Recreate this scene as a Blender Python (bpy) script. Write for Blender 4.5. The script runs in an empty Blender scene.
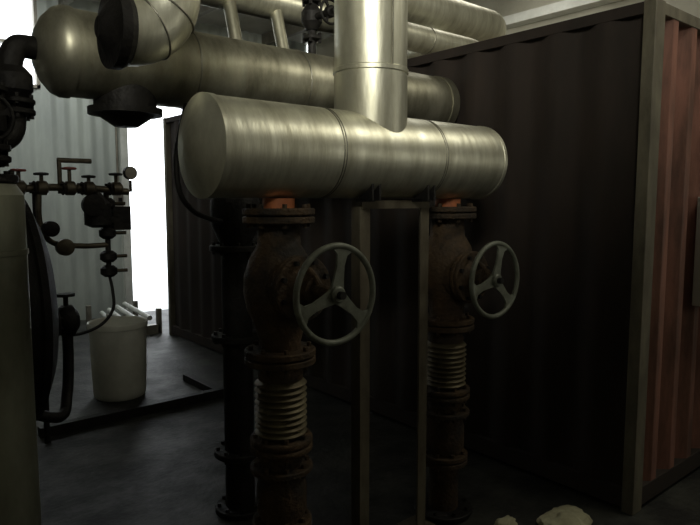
import bpy, bmesh, math, random
from mathutils import Vector, Matrix, noise
random.seed(4)
S=bpy.context.scene
COL=S.collection
# ------------------------------------------------------------ materials
def mat(name,c1,c2=None,metal=0.0,rough=0.5,scale=6,stretch=(1,1,1),bump=0.0,bscale=40,rvar=0.0,lo=.35,hi=.65):
    m=bpy.data.materials.new(name); m.use_nodes=True
    nt=m.node_tree; b=nt.nodes['Principled BSDF']
    b.inputs['Metallic'].default_value=metal; b.inputs['Roughness'].default_value=rough
    if c2 is None: c2=tuple(x*.75 for x in c1)
    tc=nt.nodes.new('ShaderNodeTexCoord'); mp=nt.nodes.new('ShaderNodeMapping')
    mp.inputs['Scale'].default_value=stretch
    nt.links.new(tc.outputs['Object'],mp.inputs[0])
    n=nt.nodes.new('ShaderNodeTexNoise'); n.inputs['Scale'].default_value=scale; n.inputs['Detail'].default_value=8
    n.inputs['Roughness'].default_value=.65
    nt.links.new(mp.outputs[0],n.inputs['Vector'])
    r=nt.nodes.new('ShaderNodeValToRGB')
    r.color_ramp.elements[0].position=lo; r.color_ramp.elements[1].position=hi
    r.color_ramp.elements[0].color=(*c1,1); r.color_ramp.elements[1].color=(*c2,1)
    nt.links.new(n.outputs['Fac'],r.inputs[0]); nt.links.new(r.outputs[0],b.inputs['Base Color'])
    if rvar:
        mr=nt.nodes.new('ShaderNodeMapRange'); mr.inputs[3].default_value=rough-rvar; mr.inputs[4].default_value=rough+rvar
        nt.links.new(n.outputs['Fac'],mr.inputs[0]); nt.links.new(mr.outputs[0],b.inputs['Roughness'])
    if bump:
        n2=nt.nodes.new('ShaderNodeTexNoise'); n2.inputs['Scale'].default_value=bscale; n2.inputs['Detail'].default_value=4
        nt.links.new(mp.outputs[0],n2.inputs['Vector'])
        bp=nt.nodes.new('ShaderNodeBump'); bp.inputs['Strength'].default_value=bump; bp.inputs['Distance'].default_value=.02
        nt.links.new(n2.outputs['Fac'],bp.inputs['Height']); nt.links.new(bp.outputs[0],b.inputs['Normal'])
    return m
CLAD=mat('aluminium_cladding',(.84,.83,.70),(.40,.38,.28),.86,.42,4,(3.2,1.2,.6),.14,7,.10,.33,.75)
CLADD=mat('dull_cladding',(.54,.52,.41),(.18,.17,.12),.85,.46,4,(1.8,1,.7),.16,8,.08,.3,.7)
BAND=mat('cladding_band',(.34,.33,.28),(.2,.19,.15),.9,.4,8)
RUST=mat('rusty_iron',(.092,.054,.024),(.018,.014,.010),.2,.75,7,bump=.5,bscale=60)
ORANGE=mat('red_primer',(.52,.17,.06),(.30,.09,.035),0,.6,14)
DARKI=mat('dark_iron',(.020,.018,.016),(.008,.007,.007),.4,.6,12,bump=.3)
BELL=mat('bellows_steel',(.21,.18,.11),(.09,.07,.04),.5,.55,10)
WHEEL=mat('handwheel_grey_paint',(.20,.215,.175),(.10,.105,.08),.2,.5,18)
FRAME=mat('angle_steel',(.15,.13,.09),(.075,.06,.04),.4,.6,12,(1,1,.4))
SIDE=mat('container_maroon_paint_and_recess_shade',(.030,.020,.015),(.017,.012,.009),0,.85,5,(1,1,.3))  # side paint; doubles as painted shade in the front face recesses
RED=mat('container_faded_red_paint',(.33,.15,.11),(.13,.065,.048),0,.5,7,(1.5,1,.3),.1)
POST=mat('container_post_paint',(.20,.18,.13),(.10,.088,.064),.1,.55,8,(1,1,.4))
FLOOR=mat('floor_concrete',(.050,.051,.043),(.007,.007,.006),0,.6,3.0,bump=.25,bscale=30,rvar=.2,lo=.34,hi=.58)
WALLM=mat('wall_sheet_metal',(.50,.54,.50),(.38,.41,.39),.1,.5,3,(1,1,.3))
WALLW=mat('wall_light_panel',(.58,.56,.47),(.46,.44,.36),0,.7,2)
CEIL=mat('ceiling_panel',(.52,.50,.43),(.40,.38,.32),0,.7,2)
STEEL=mat('purlin_steel',(.30,.28,.23),(.2,.18,.15),.3,.5,5)
WHITE=mat('white_paint',(.75,.76,.72),(.6,.61,.56),0,.5,5)
PLAST=mat('white_plastic',(.70,.70,.62),(.54,.54,.47),0,.5,4,bump=.05)
SNOW=mat('outdoor_snow',(.8,.82,.84),(.7,.72,.74),0,.9,1)
BRASS=mat('bronze_fittings',(.13,.11,.08),(.055,.045,.03),.6,.5,12)
REDH=mat('red_handle',(.20,.04,.03),None,0,.5)
FOAM=mat('insulation_scrap',(.50,.48,.32),(.30,.28,.18),0,.9,9,bump=.6,bscale=15)
VESS=mat('vessel_cladding',(.32,.33,.255),(.18,.18,.135),.3,.5,4,(1,1,.5),.1,8)

# ------------------------------------------------------------ builder
class B:
    def __init__(s,name): s.name=name; s.bm=bmesh.new(); s.mats=[]
    def mi(s,m):
        if m not in s.mats: s.mats.append(m)
        return s.mats.index(m)
    def lathe(s,o,ax,prof,m,seg=48,caps=True):
        i=s.mi(m); o=Vector(o); q=Vector(ax).normalized().to_track_quat('Z','Y'); rings=[]
        for (h,r) in prof:
            rings.append([s.bm.verts.new(o+q@Vector((r*math.cos(a),r*math.sin(a),h))) for a in [2*math.pi*k/seg for k in range(seg)]])
        for a,b in zip(rings,rings[1:]):
            for k in range(seg):
                f=s.bm.faces.new((a[k],a[(k+1)%seg],b[(k+1)%seg],b[k])); f.material_index=i; f.smooth=True
        if caps:
            f=s.bm.faces.new(rings[0][::-1]); f.material_index=i
            f=s.bm.faces.new(rings[-1]); f.material_index=i
        return s
    def cyl(s,p0,p1,r,m,r2=None,seg=32):
        p0=Vector(p0);p1=Vector(p1); d=p1-p0
        return s.lathe(p0,d,[(0,r),(d.length,r if r2 is None else r2)],m,seg)
    def box(s,a,b,m):
        i=s.mi(m); v=[s.bm.verts.new((x,y,z)) for x in (a[0],b[0]) for y in (a[1],b[1]) for z in (a[2],b[2])]
        for f in ((0,1,3,2),(4,6,7,5),(0,4,5,1),(2,3,7,6),(0,2,6,4),(1,5,7,3)):
            fc=s.bm.faces.new([v[k] for k in f]); fc.material_index=i
        return s
    def tube(s,pts,r,m,seg=20,caps=True,closed=False):
        i=s.mi(m); P=[Vector(p) for p in pts]; n=len(P); rings=[]
        up=None
        for k in range(n):
            if closed: t=(P[(k+1)%n]-P[k-1]).normalized()
            else: t=(P[min(k+1,n-1)]-P[max(k-1,0)]).normalized()
            if up is None:
                up=Vector((0,0,1)) if abs(t.z)<.9 else Vector((1,0,0))
            x=(up-t*up.dot(t)).normalized(); y=t.cross(x); up=x
            rr=r[k] if isinstance(r,(list,tuple)) else r
            rings.append([s.bm.verts.new(P[k]+x*rr*math.cos(a)+y*rr*math.sin(a)) for a in [2*math.pi*j/seg for j in range(seg)]])
        pr=list(zip(rings,rings[1:]))
        if closed: pr.append((rings[-1],rings[0]))
        for a,b in pr:
            for j in range(seg):
                f=s.bm.faces.new((a[j],a[(j+1)%seg],b[(j+1)%seg],b[j])); f.material_index=i; f.smooth=True
        if caps and not closed:
            f=s.bm.faces.new(rings[0][::-1]); f.material_index=i
            f=s.bm.faces.new(rings[-1]); f.material_index=i
        return s
    def flange(s,o,ax,r,t,m,bolts=8,bm_=None):
        o=Vector(o); ax=Vector(ax).normalized()
        s.lathe(o,ax,[(0,r-.004),(.004,r),(t-.004,r),(t,r-.004)],m,40)
        q=ax.to_track_quat('Z','Y')
        for k in range(bolts):
            a=2*math.pi*(k+.5)/bolts
            p=o+q@Vector((math.cos(a)*r*.83,math.sin(a)*r*.83,0))
            s.cyl(p-ax*.016,p+ax*(t+.016),.010,bm_ or m,seg=6)
        return s
    def torus(s,c,ax,R,r,m,seg=64,fl=1.0):
        q=Vector(ax).normalized().to_track_quat('Z','Y'); c=Vector(c)
        return s.tube([c+q@Vector((R*math.cos(a),R*math.sin(a),0)) for a in [2*math.pi*k/seg for k in range(seg)]],r,m,14,closed=True)
    def corr(s,o,d,n,L,z0,z1,m,pitch=.28,depth=.036,m2=None):
        i=s.mi(m); j=s.mi(m2) if m2 else i
        o=Vector(o);d=Vector(d);n=Vector(n); pts=[];x=0
        pat=[(0,0),(.26,0),(.5,1),(.76,1)]
        while x<L:
            for a,h in pat:
                xx=x+a*pitch
                if xx<L: pts.append((xx,h*depth))
            x+=pitch
        pts.append((L,pts[-1][1]))
        lo=[s.bm.verts.new(o+d*a+n*h+Vector((0,0,z0))) for a,h in pts]
        hi=[s.bm.verts.new(o+d*a+n*h+Vector((0,0,z1))) for a,h in pts]
        for k in range(len(pts)-1):
            f=s.bm.faces.new((lo[k],lo[k+1],hi[k+1],hi[k]))
            f.material_index= j if (pts[k][1]==0 and pts[k+1][1]==0) else i
        return s
    def done(s,smooth=35,bevel=0):
        bmesh.ops.recalc_face_normals(s.bm,faces=s.bm.faces)
        me=bpy.data.meshes.new(s.name); s.bm.to_mesh(me); s.bm.free()
        for m in s.mats: me.materials.append(m)
        me.set_sharp_from_angle(angle=math.radians(smooth))
        o=bpy.data.objects.new(s.name,me); COL.objects.link(o)
        if bevel:
            b=o.modifiers.new('bevel','BEVEL'); b.width=bevel; b.segments=2; b.limit_method='ANGLE'
        return o
X,Y,Z=(1,0,0),(0,1,0),(0,0,1)
def arc(c,a,b,R,t0,t1,n=14):
    c=Vector(c);a=Vector(a);b=Vector(b)
    return [c+a*R*math.cos(t)+b*R*math.sin(t) for t in [t0+(t1-t0)*k/n for k in range(n+1)]]
def spl(P,n=8):
    P=[Vector(p) for p in P]; Q=[P[0]*2-P[1]]+P+[P[-1]*2-P[-2]]; out=[]
    for i in range(1,len(Q)-2):
        for k in range(n):
            t=k/n; a,b,c,d=Q[i-1:i+3]
            out.append(.5*((2*b)+(c-a)*t+(2*a-5*b+4*c-d)*t*t+(3*b-a-3*c+d)*t**3))
    return out+[P[-1]]

# ------------------------------------------------------------ room  (X along pipe runs, Y to the far wall)
X0,X1,Y0,Y1,H=-1.6,6.3,-2.4,8.6,4.2
B('floor').box((X0-.1,Y0-.1,-.1),(X1+.1,Y1+.1,0),FLOOR).done()
B('outdoor_ground').box((-8,Y1+.11,-.12),(16,22,-.02),SNOW).done()
B('ceiling').box((X0-.1,Y0-.1,H+.01),(X1+.1,Y1+.1,H+.11),CEIL).done()
b=B('wall_far')
for (a,c,z0,z1) in [(X0,.6,0,H),(.6,2.15,0,3.0),(.6,2.15,4.12,H),(2.15,3.2,0,H),(3.2,4.2,3.0,H),(4.2,X1,0,H)]:
    b.box((a,Y1+.03,z0),(c,Y1+.1,z1),WALLM); b.corr((a,Y1+.028,0),X,(0,-1,0),c-a,z0,z1,WALLM,.16,.024)
b.done()
b=B('wall_right').box((X1+.03,Y0,0),(X1+.1,Y1,H),WALLW); b.corr((X1+.028,Y0,0),Y,(-1,0,0),Y1-Y0,0,H,WALLW,.9,.02)
b.done()
B('wall_left').box((X0-.1,Y0,0),(X0,Y1,H),WALLW).done()
B('wall_near').box((X0,Y0-.1,0),(X1,Y0,H),WALLW).done()
b=B('window_1')
for x in (.6,.95,1.3,1.65,2.10): b.box((x,Y1-.02,3.0),(x+.04,Y1+.08,4.12),STEEL)
for z in (3.0,3.5,4.08): b.box((.6,Y1-.02,z),(2.14,Y1+.08,z+.04),STEEL)
b.done()
b=B('trim_1')   # door jambs
b.box((3.10,Y1-.06,0),(3.2,Y1+.1,3.1),WHITE); b.box((4.2,Y1-.06,0),(4.3,Y1+.1,3.1),WHITE); b.box((3.2,Y1-.06,3.0),(4.2,Y1+.1,3.1),WHITE)
b.done()
b=B('door_1')  # leaf swung outward
b.box((3.2,Y1+.1,.02),(3.25,Y1+1.0,2.98),WALLM)
b.box((3.25,Y1+.2,1.5),(3.27,Y1+.9,1.56),STEEL); b.box((3.25,Y1+.2,.5),(3.27,Y1+.9,.56),STEEL)
b.done()
b=B('roof_purlins')
for x in (-.6,.9,2.4,3.9,5.4):
    b.box((x,Y0,H-.16),(x+.07,Y1,H),STEEL)
b.box((X1-.16,Y0,3.62),(X1,Y1,3.72),WHITE); b.box((X1-.12,Y0,3.1),(X1,Y1,3.16),STEEL)
b.done()

# ------------------------------------------------------------ container
cx0,cx1,cy0,cy1,ch=3.04,5.48,1.385,7.0,2.55
b=B('shipping_container')
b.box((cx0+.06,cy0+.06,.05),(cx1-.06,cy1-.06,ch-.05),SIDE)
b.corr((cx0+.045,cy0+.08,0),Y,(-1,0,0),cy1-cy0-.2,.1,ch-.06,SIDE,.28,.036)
b.corr((cx0+.10,cy0+.058,0),X,(0,-1,0),cx1-cx0-.2,.1,ch-.06,RED,.225,.05,SIDE)  # recess flats coloured dark to imitate shade between the red ribs
for x in (cx0,cx1-.10):
    for y in (cy0,cy1-.06):
        b.box((x,y,0),(x+.10,y+.06,ch),POST)
for z0,z1 in ((0.02,.12),(ch-.06,ch-.003)):
    b.box((cx0+.006,cy0+.06,z0),(cx0+.08,cy1-.06,z1),SIDE)
    b.box((cx1-.08,cy0+.06,z0),(cx1-.01,cy1-.06,z1),SIDE)
    b.box((cx0+.10,cy0+.004,z0),(cx1-.10,cy0+.07,z1),POST if z0>1 else SIDE)
    b.box((cx0+.10,cy1-.08,z0),(cx1-.10,cy1-.01,z1),SIDE)
b.box((cx0+.05,cy0+.05,ch-.03),(cx1-.05,cy1-.05,ch-.01),POST)
b.done(bevel=.003)
b=B('electrical_box'); b.box((3.64,cy0-.13,1.02),(4.10,cy0+.003,1.62),WALLM); b.box((3.66,cy0-.14,1.04),(4.08,cy0-.13,1.60),STEEL); b.box((4.02,cy0-.16,1.3),(4.04,cy0-.14,1.4),DARKI); b.done(bevel=.004)

# ------------------------------------------------------------ header + riser
HY,HZ,HR=2.02,1.79,.18
b=B('insulated_pipe_header')
L0,L1=1.01,2.55
b.lathe((L0,HY,HZ),X,[(-.055,.01),(-.05,.035),(0.0,HR-.006),(.003,HR+.004),(.03,HR+.004),(.032,HR),(L1-L0-.03,HR),(L1-L0-.028,HR+.003),(L1-L0-.01,HR+.003),(L1-L0+.01,HR-.012),(L1-L0+.045,.12),(L1-L0+.06,.05),(L1-L0+.062,.01)],CLAD,96)
for x in (1.52,1.532,2.10,2.112):
    b.torus((x,HY,HZ),X,HR-.0005,.003,BAND,72)
b.lathe((1.81,HY,HZ+.05),Z,[(0,.157),(.29,.157),(.294,.161),(.31,.161),(.314,.155),(H-HZ-.05,.155)],CLAD,80)
b.torus((1.81,HY,2.75),Z,.156,.004,BAND,64)
b.tube([(1.81-.02,HY-.156,2.14),(1.81-.02,HY-.156,H)],.003,BAND,6)
b.done()

# ------------------------------------------------------------ big rear pipe
b=B('large_insulated_pipe')
PY,PZ,PR=2.735,2.2,.175
b.lathe((.74,PY,PZ),X,[(-.075,.03),(-.07,.08),(-.045,.13),(-.01,.168),(.02,PR+.006),(.05,PR+.006),(.052,PR),(2.23,PR),(2.232,PR+.006),(2.29,PR+.006)],CLADD,80)
for x in (1.3,1.9,2.5): b.torus((x,PY,PZ),X,PR,.004,BAND,64)
b.lathe((1.02,PY,PZ-.08),(0,0,-1),[(0,.13),(.12,.13),(.122,.155),(.15,.155),(.152,.12),(.2,.05)],DARKI,40)
b.done()
b=B('rear_drop_pipe')
b.cyl((1.55,PY,0),(1.55,PY,2.026),.075,DARKI); 
for z in (1.7,1.35,.9,.3,0): b.flange((1.55,PY,z),Z,.13,.03,DARKI,8)
b.lathe((1.55,PY,1.38),Z,[(0,.075),(.1,.12),(.22,.12),(.32,.075)],DARKI)
b.tube(spl([(1.24,2.60,2.02),(1.19,2.55,1.92),(1.15,2.52,1.78),(1.16,2.52,1.64),(1.23,2.55,1.56),(1.34,2.62,1.52),(1.46,2.69,1.5),(1.55,PY,1.5)]),.012,DARKI,10)
b.done()

def hwheel(b,c,ax,R,m,spin=0,r=.0115):
    c=Vector(c); ax=Vector(ax).normalized(); b.torus(c,ax,R,r,m,72)
    q=ax.to_track_quat('Z','Y'); i=b.mi(m)
    b.lathe(c-ax*.02,ax,[(0,.026),(.005,.03),(.035,.03),(.04,.024)],m,24)
    b.cyl(c+ax*.015,c+ax*.035,.013,DARKI,seg=6)
    for k in range(3):
        a=spin+k*2*math.pi/3; d=q@Vector((math.cos(a),math.sin(a),0)); t=q@Vector((-math.sin(a),math.cos(a),0))
        w0=R*.17
        pr=[(.01,w0),(R*.35,R*.12),(R*.6,R*.095),(R*.82,R*.13),(R*.97,R*.32)]
        vs=[]
        for (s_,w) in pr:
            vs.append([b.bm.verts.new(c+d*s_+t*w*e+ax*f) for e,f in ((-1,-.005),(1,-.005),(1,.005),(-1,.005))])
        for A,Bb in zip(vs,vs[1:]):
            for j in range(4):
                f=b.bm.faces.new((A[j],A[(j+1)%4],Bb[(j+1)%4],Bb[j])); f.material_index=i
        b.bm.faces.new(vs[-1]).material_index=i

def stack(x,y,spin,ext,zc):
    b=B('gate_valve')
    b.cyl((x,y,1.56),(x,y,1.609),.062,ORANGE)
    b.flange((x,y,1.545),Z,.14,.026,RUST); b.flange((x,y,1.513),Z,.14,.026,RUST)
    b.lathe((x,y,1.0),Z,[(0,.08),(.05,.082),(.12,.10),(.17,.125),(.24,.14),(.31,.138),(.38,.115),(.43,.085),(.52,.08)],RUST,48)
    b.lathe((x,y-.04,zc),(0,-1,0),[(0,.115),(.07,.115),(.072,.10),(.09,.10)],RUST,40)
    b.flange((x,y-.125,zc),(0,-1,0),.125,.02,RUST,8,DARKI); b.flange((x,y-.148,zc),(0,-1,0),.125,.02,RUST,8,DARKI)
    b.lathe((x,y-.165,zc),(0,-1,0),[(0,.085),(.02,.06),(.04,.042),(.06,.038),(.062,.05),(.075,.05)],RUST,32)
    for sgn in (-1,1):
        b.tube([(x,y-.17,zc+sgn*.075),(x,y-.20,zc+sgn*.07),(x,y-.235,zc+sgn*.045),(x,y-.26,zc+sgn*.02)],.013,RUST,10)
    b.cyl((x,y-.16,zc),(x,y-ext-.04,zc),.014,DARKI,seg=14)
    b.lathe((x,y-.24,zc),(0,-1,0),[(0,.024),(.03,.028),(ext-.26,.022)],RUST,20)
    hwheel(b,(x,y-ext,zc),(0,-1,0),.170,WHEEL,spin)
    b.flange((x,y,.995),Z,.14,.026,RUST); b.flange((x,y,.963),Z,.14,.026,RUST)
    b.done(30)
    b=B('bellows_expansion_joint')
    b.lathe((x,y,.90),Z,[(0,.088),(.02,.09),(.046,.08)],RUST)
    pr=[(0,.078)]; n=9; h0=.01
    for k in range(n):
        for j,(dz,r) in enumerate(((.0,.086),(.004,.098),(.011,.104),(.018,.098),(.022,.086))):
            pr.append((h0+k*.0245+dz,r))
    pr.append((.24,.078))
    b.lathe((x,y,.665),Z,pr,BELL,56)
    b.flange((x,y,.64),Z,.125,.025,RUST); b.flange((x,y,.61),Z,.125,.025,RUST)
    b.done(60)
    b=B('floor_riser_pipe')
    b.lathe((x,y,0),Z,[(0,.11),(.02,.11),(.022,.075),(.30,.075),(.36,.10),(.46,.10),(.52,.085),(.61,.085)],RUST)
    b.flange((x,y,.525),Z,.125,.024,RUST); b.flange((x,y,.30),Z,.12,.024,RUST); b.flange((x,y,.27),Z,.12,.024,RUST)
    b.flange((x,y,.016),Z,.15,.02,DARKI)
    b.done(30)
stack(1.335,2.02,math.radians(80),.355,1.275); stack(2.34,2.04,math.radians(75),.295,1.235)

# support frame
b=B('pipe_support_frame')
for x,s_ in ((1.755,1),(2.125,-1)):
    b.box((x-.028,HY-.03,.0),(x+.028,HY-.024,1.6),FRAME)
    xx=x-.028 if s_>0 else x+.022
    b.box((xx,HY-.024,0),(xx+.006,HY+.03,1.6),FRAME)
    b.box((x-.07,HY-.07,0),(x+.07,HY+.07,.012),FRAME)
b.box((1.73,HY-.036,1.565),(2.15,HY-.030,1.607),FRAME); b.box((1.73,HY-.036,1.601),(2.15,HY+.03,1.607),FRAME)
for x in (1.70,2.03):   # clamp lugs
    for dx in (0,.04):
        b.box((x+dx,HY-.135,1.60),(x+dx+.01,HY-.05,1.668),DARKI)
    b.box((x,HY-.10,1.595),(x+.05,HY-.03,1.607),DARKI)
b.done(bevel=.001)

# ------------------------------------------------------------ upper pipes
def ohp(name,y,z,r,xe,R):
    b=B(name)
    pts=[(-.8,y,H),(-.8,y,z+.3)]+arc((-.8+R,y,z+R),(-1,0,0),(0,0,-1),R,0,math.pi/2,10)
    pts+=[(x,y,z) for x in (0,1,2,3)]+arc((xe-R,y+R,z),(0,-1,0),(1,0,0),R,0,math.pi/2,12)+[(xe,y+R+1,z),(xe,Y1,z)]
    b.tube(pts,r,CLAD,48)
    for x in (.8,1.7,2.5,3.3): b.torus((x,y,z),X,r,.004,BAND,48)
    for x in (.5,2.9): b.box((x,y-.01,z+r-.005),(x+.02,y+.01,H),DARKI)
    return b
b=ohp('overhead_insulated_pipe',3.1,2.72,.09,3.95,.2)
for x in (1.72,2.02): b.cyl((x,2.95,2.30),(x,3.07,2.70),.035,CLADD)
b.done()
ohp('overhead_insulated_pipe.001',3.45,3.08,.14,4.6,.2).done()
b=B('insulated_elbow_pipe')
ex,ey=.88,1.96
b.tube([(ex,ey,H),(ex,ey,3.2),(ex,ey,2.30)]+arc((ex-.15,ey,2.27),X,(0,0,-1),.15,0,math.pi/2,8),.104,CLAD,36)
for t in (0,.5,1.0): 
    p=Vector((ex-.15,ey,2.27))+Vector((math.cos(t),0,-math.sin(t)))*.15
    b.torus(p,(-math.sin(t),0,-math.cos(t)),.105,.003,BAND,40)
b.lathe((ex-.14,ey,2.12),(-1,0,0),[(0,.106),(.02,.118),(.05,.118),(.052,.085),(.06,.07),(.085,.03)],DARKI,40)
b.done(30)
b=B('vent_valve')
vx=2.03
b.cyl((vx,PY,2.375),(vx,PY,2.95),.022,DARKI); b.flange((vx,PY,2.45),Z,.05,.02,DARKI,4)
b.lathe((vx,PY,2.5),Z,[(0,.03),(.04,.055),(.09,.055),(.13,.03)],DARKI); b.flange((vx,PY,2.64),Z,.05,.02,DARKI,4)
b.cyl((vx,PY,2.56),(vx,PY-.16,2.56),.018,DARKI); hwheel(b,(vx,PY-.16,2.56),(0,-1,0),.06,DARKI,0,.007)
b.lathe((vx,PY,2.72),Z,[(0,.03),(.02,.045),(.12,.045),(.16,.02)],DARKI); b.tube([(vx,PY,2.9),(vx,PY,3.3),(vx,PY,H)],.02,DARKI,12)
b.done(30)

# ------------------------------------------------------------ left equipment
b=B('insulated_vertical_vessel')
vx,vy=.425,2.60
b.lathe((vx,vy,0),Z,[(0,.155),(.05,.155),(.052,.145),(1.40,.145),(1.402,.150),(1.42,.150),(1.422,.145),(1.62,.145),(1.66,.12),(1.69,.05)],VESS,56)
b.flange((vx,vy,1.665),Z,.13,.03,DARKI)
b.cyl((vx,vy,1.66),(vx,vy,1.9),.05,DARKI); b.flange((vx,vy,1.74),Z,.11,.022,DARKI); b.flange((vx,vy,1.78),Z,.11,.022,DARKI)
b.lathe((vx,vy,1.80),Z,[(0,.05),(.05,.10),(.14,.10),(.19,.05)],DARKI)
b.flange((vx,vy,1.99),Z,.11,.022,DARKI)
b.tube([(vx,vy,1.98),(vx,vy,2.5),(vx,vy,H)],.05,DARKI,20)
b.cyl((vx,vy,1.88),(vx,vy-.18,1.88),.02,DARKI); hwheel(b,(vx,vy-.2,1.88),(0,-1,0),.08,DARKI,.3,.008)
b.tube(spl([(vx,vy,1.83),(.52,2.66,1.83),(.565,2.69,1.88),(.57,2.70,2.0),(.57,2.71,2.12),(.60,2.72,2.19),(.662,2.735,2.2)]),.045,DARKI,18)
b.flange((.57,2.70,1.93),Z,.08,.02,DARKI,6); b.flange((.57,2.70,1.97),Z,.08,.02,DARKI,6)
b.lathe((.57,2.70,1.99),Z,[(0,.05),(.03,.075),(.09,.075),(.12,.05)],DARKI,28)
b.done(30)
b=B('horizontal_storage_drum')
DX,DY,DZ,DR=.70,3.55,1.05,.58
b.lathe((-1.2,DY,DZ),X,[(-.14,.05),(-.1,.3),(-.04,.48),(0,DR),(DX+1.2,DR),(DX+1.21,DR+.012),(DX+1.24,DR+.012),(DX+1.25,DR-.01),(DX+1.30,.46),(DX+1.34,.28),(DX+1.36,.08)],DARKI,72)
for x in (-.8,.4):
    b.box((x,DY-.4,0),(x+.12,DY+.4,.62),DARKI)
b.cyl((.80,DY+.15,.92),(.96,DY+.15,.92),.05,DARKI); b.flange((.93,DY+.15,.92),X,.085,.02,DARKI); b.lathe((.95,DY+.15,.92),X,[(0,.07),(.03,.09),(.08,.09),(.11,.05)],DARKI,28)
b.cyl((1.0,DY+.15,.92),(1.0,DY+.15,1.06),.014,DARKI); b.lathe((1.0,DY+.15,1.06),Z,[(0,.05),(.015,.05)],DARKI,20)
b.tube(spl([(1.0,DY+.15,.92),(1.0,DY+.15,.7),(.97,DY+.1,.5),(.9,DY,.42),(.7,DY,.50)]),.03,DARKI,14)
b.done()
b=B('instrument_valve_manifold')
mx,my=1.28,4.3
b.tube(spl([(.60,3.95,1.50),(.75,4.2,1.62),(1.0,my,1.68),(1.35,my,1.68),(1.60,my,1.66)]),.024,BRASS,14)
b.tube([(mx+.17,my,1.68),(mx+.17,my,1.4),(mx+.17,my,1.08)],.018,DARKI,14)
b.tube(spl([(mx-.25,my,1.66),(mx-.25,my,1.45),(mx-.18,my,1.33),(mx,my,1.30),(mx+.17,my,1.30)]),.018,BRASS,14)
b.tube([(1.15,my,1.86),(1.36,my,1.86)],.016,BRASS,12); b.cyl((1.16,my,1.68),(1.16,my,1.86),.014,BRASS)
for xx,hz in ((.92,.12),(1.05,.10),(1.22,.14),(1.34,.09),(1.52,.11)):
    b.lathe((xx-.04,my,1.68),X,[(0,.028),(.015,.046),(.065,.046),(.08,.028)],BRASS,24)
    b.flange((xx-.05,my,1.68),X,.045,.012,DARKI,4)
    b.cyl((xx,my,1.68),(xx,my,1.68+hz),.012,BRASS,seg=12); b.lathe((xx,my,1.66+hz),Z,[(0,.04),(.004,.045),(.014,.045),(.018,.03)],REDH if xx in(.92,1.22) else DARKI,20)
for zz in (1.58,1.47,1.38,1.22,1.12):
    b.lathe((mx+.17,my,zz),Z,[(-.04,.03),(-.02,.055),(.02,.055),(.04,.03)],DARKI,24)
    b.cyl((mx+.17,my,zz),(mx+.29,my-.02,zz),.012,BRASS,seg=12)
b.lathe((mx+.10,my-.03,1.42),Z,[(0,.04),(.02,.085),(.16,.085),(.2,.05),(.24,.02)],DARKI,32)
b.lathe((mx+.05,my-.08,1.57),(0,-1,0),[(0,.07),(.05,.07),(.052,.05)],DARKI,28)
b.box((mx+.2,my-.04,1.40),(mx+.32,my+.04,1.56),DARKI)
b.lathe((1.16,my-.02,1.30),(0,-1,0),[(-.03,.03),(0,.055),(.05,.055),(.06,.03)],BRASS,24)
b.lathe((1.08,my-.02,1.42),(0,-1,0),[(-.03,.03),(0,.05),(.05,.05),(.06,.03)],DARKI,24)
b.cyl((1.62,my,1.66),(1.62,my,1.74),.01,BRASS); b.lathe((1.62,my+.02,1.79),(0,-1,0),[(0,.045),(.035,.045)],DARKI,28); b.lathe((1.62,my-.014,1.79),(0,-1,0),[(0,.04),(.004,.04)],STEEL,28)
b.tube(spl([(1.45,my,1.10),(1.46,my-.03,.98),(1.45,my-.05,.86),(1.36,my-.05,.76),(1.2,my-.05,.72),(1.05,my-.1,.78)]),.011,DARKI,8)
b.cyl((1.02,my+.04,0),(1.02,my+.04,1.66),.02,DARKI)
b.done(30)

# barrel
b=B('plastic_barrel')
b.lathe((1.76,5.06,0),Z,[(0,.19),(.01,.20),(.05,.207),(.2,.213),(.4,.218),(.57,.222),(.575,.234),(.61,.236),(.62,.231),(.61,.220),(.05,.198),(.04,.02)],PLAST,56)
b.done(40)
b=B('steel_skid_beam')
b.box((1.0,4.44,0),(2.4,4.51,.07),DARKI); b.box((2.33,4.52,0),(2.4,5.1,.06),DARKI)
b.done(bevel=.003)
b=B('floor_pipe_rack')
for k in range(4):
    b.tube([(2.45+k*.12,7.0,.14+.03*k),(2.65+k*.1,8.2,.14+.03*k)],.03,WHITE,14)
for y in (7.15,7.9):
    b.box((2.38,y,0),(3.0,y+.06,.11),STEEL); b.box((2.38,y,0),(2.43,y+.06,.30),STEEL); b.box((2.97,y,0),(3.02,y+.06,.30),STEEL)
b.done()
b=B('wall_switch_box'); b.box((3.0,Y1-.12,1.5),(3.09,Y1+.01,1.72),STEEL); b.cyl((3.05,Y1-.05,1.72),(3.05,Y1-.05,3.4),.015,STEEL); b.box((3.02,Y1-.13,1.58),(3.07,Y1-.12,1.64),DARKI); b.done()
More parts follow.
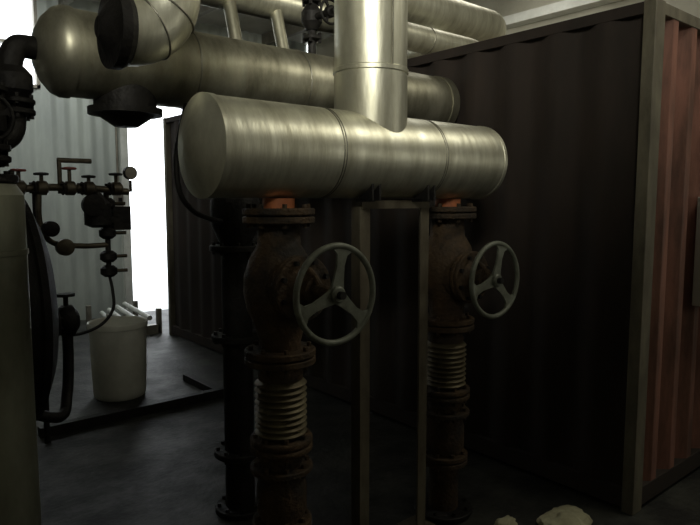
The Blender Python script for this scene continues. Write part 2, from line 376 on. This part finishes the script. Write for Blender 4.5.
# insulation scraps
def lump(name,c,r,sc,seed):
    bm=bmesh.new(); bmesh.ops.create_icosphere(bm,subdivisions=5,radius=1)
    for v in bm.verts:
        n=noise.noise(v.co*1.4+Vector((seed,0,0)))*.4+noise.noise(v.co*5+Vector((seed,2,0)))*.10
        v.co*=1+n; v.co=Vector((v.co.x*sc[0]*r,v.co.y*sc[1]*r,max(v.co.z*sc[2]*r,-.5*sc[2]*r)))+Vector(c)
    for f in bm.faces: f.smooth=True
    me=bpy.data.meshes.new(name); bm.to_mesh(me); bm.free(); me.materials.append(FOAM)
    o=bpy.data.objects.new(name,me); COL.objects.link(o)
    mz=min(v.co.z for v in me.vertices)
    for v in me.vertices: v.co.z-=mz
lump('insulation_scrap',(2.68,1.54,.05),.11,(1.3,.9,.40),1)
lump('insulation_scrap.001',(2.46,1.74,.03),.05,(1.4,.9,.5),5)

# ------------------------------------------------------------ light
w=bpy.data.worlds.new('World'); S.world=w; w.use_nodes=True
bg=w.node_tree.nodes['Background']; bg.inputs[0].default_value=(.92,.97,1,1); bg.inputs[1].default_value=4.0
def area(name,loc,target,sx,sy,e,col,spread=180):
    l=bpy.data.lights.new(name,'AREA'); l.shape='RECTANGLE'; l.size=sx; l.size_y=sy; l.energy=e; l.color=col
    l.spread=math.radians(spread)
    o=bpy.data.objects.new(name,l); COL.objects.link(o); o.location=loc
    o.rotation_euler=(Vector(target)-Vector(loc)).to_track_quat('-Z','Y').to_euler(); return o
area('skylight_lamp',(3.9,.5,4.05),(2.9,1.7,1.7),1.6,.7,27,(1,.96,.78))
area('rear_highlight_lamp',(5.0,-2.2,1.9),(2.2,2.0,1.9),2.2,1.0,10,(1,.97,.80))  # unseen area lamp behind the camera, added for the header highlight; no window there
area('left_fill_lamp',(-.6,-.9,3.6),(1.85,2.3,3.2),1.0,.7,18,(1,.98,.84),56)  # unseen fill lamp, added above and behind the camera to brighten the riser
area('roof_light_lamp',(4.9,4.0,3.9),(5.2,3.4,2.5),1.5,2.5,26,(1,.97,.86))
area('far_wall_fill_lamp',(2.1,6.9,4.0),(2.0,8.6,1.6),1.0,1.0,19,(.96,1,.96),130)  # fill lamp added under the closed ceiling to brighten the far wall
cam=bpy.data.cameras.new('camera'); co=bpy.data.objects.new('camera',cam); COL.objects.link(co)
co.location=(0,0,1.6); co.rotation_euler=(math.radians(90-5.7),0,math.radians(-40)); cam.lens=620/700*36; cam.sensor_width=36; cam.clip_start=.05
S.camera=co
S.view_settings.view_transform='Standard'
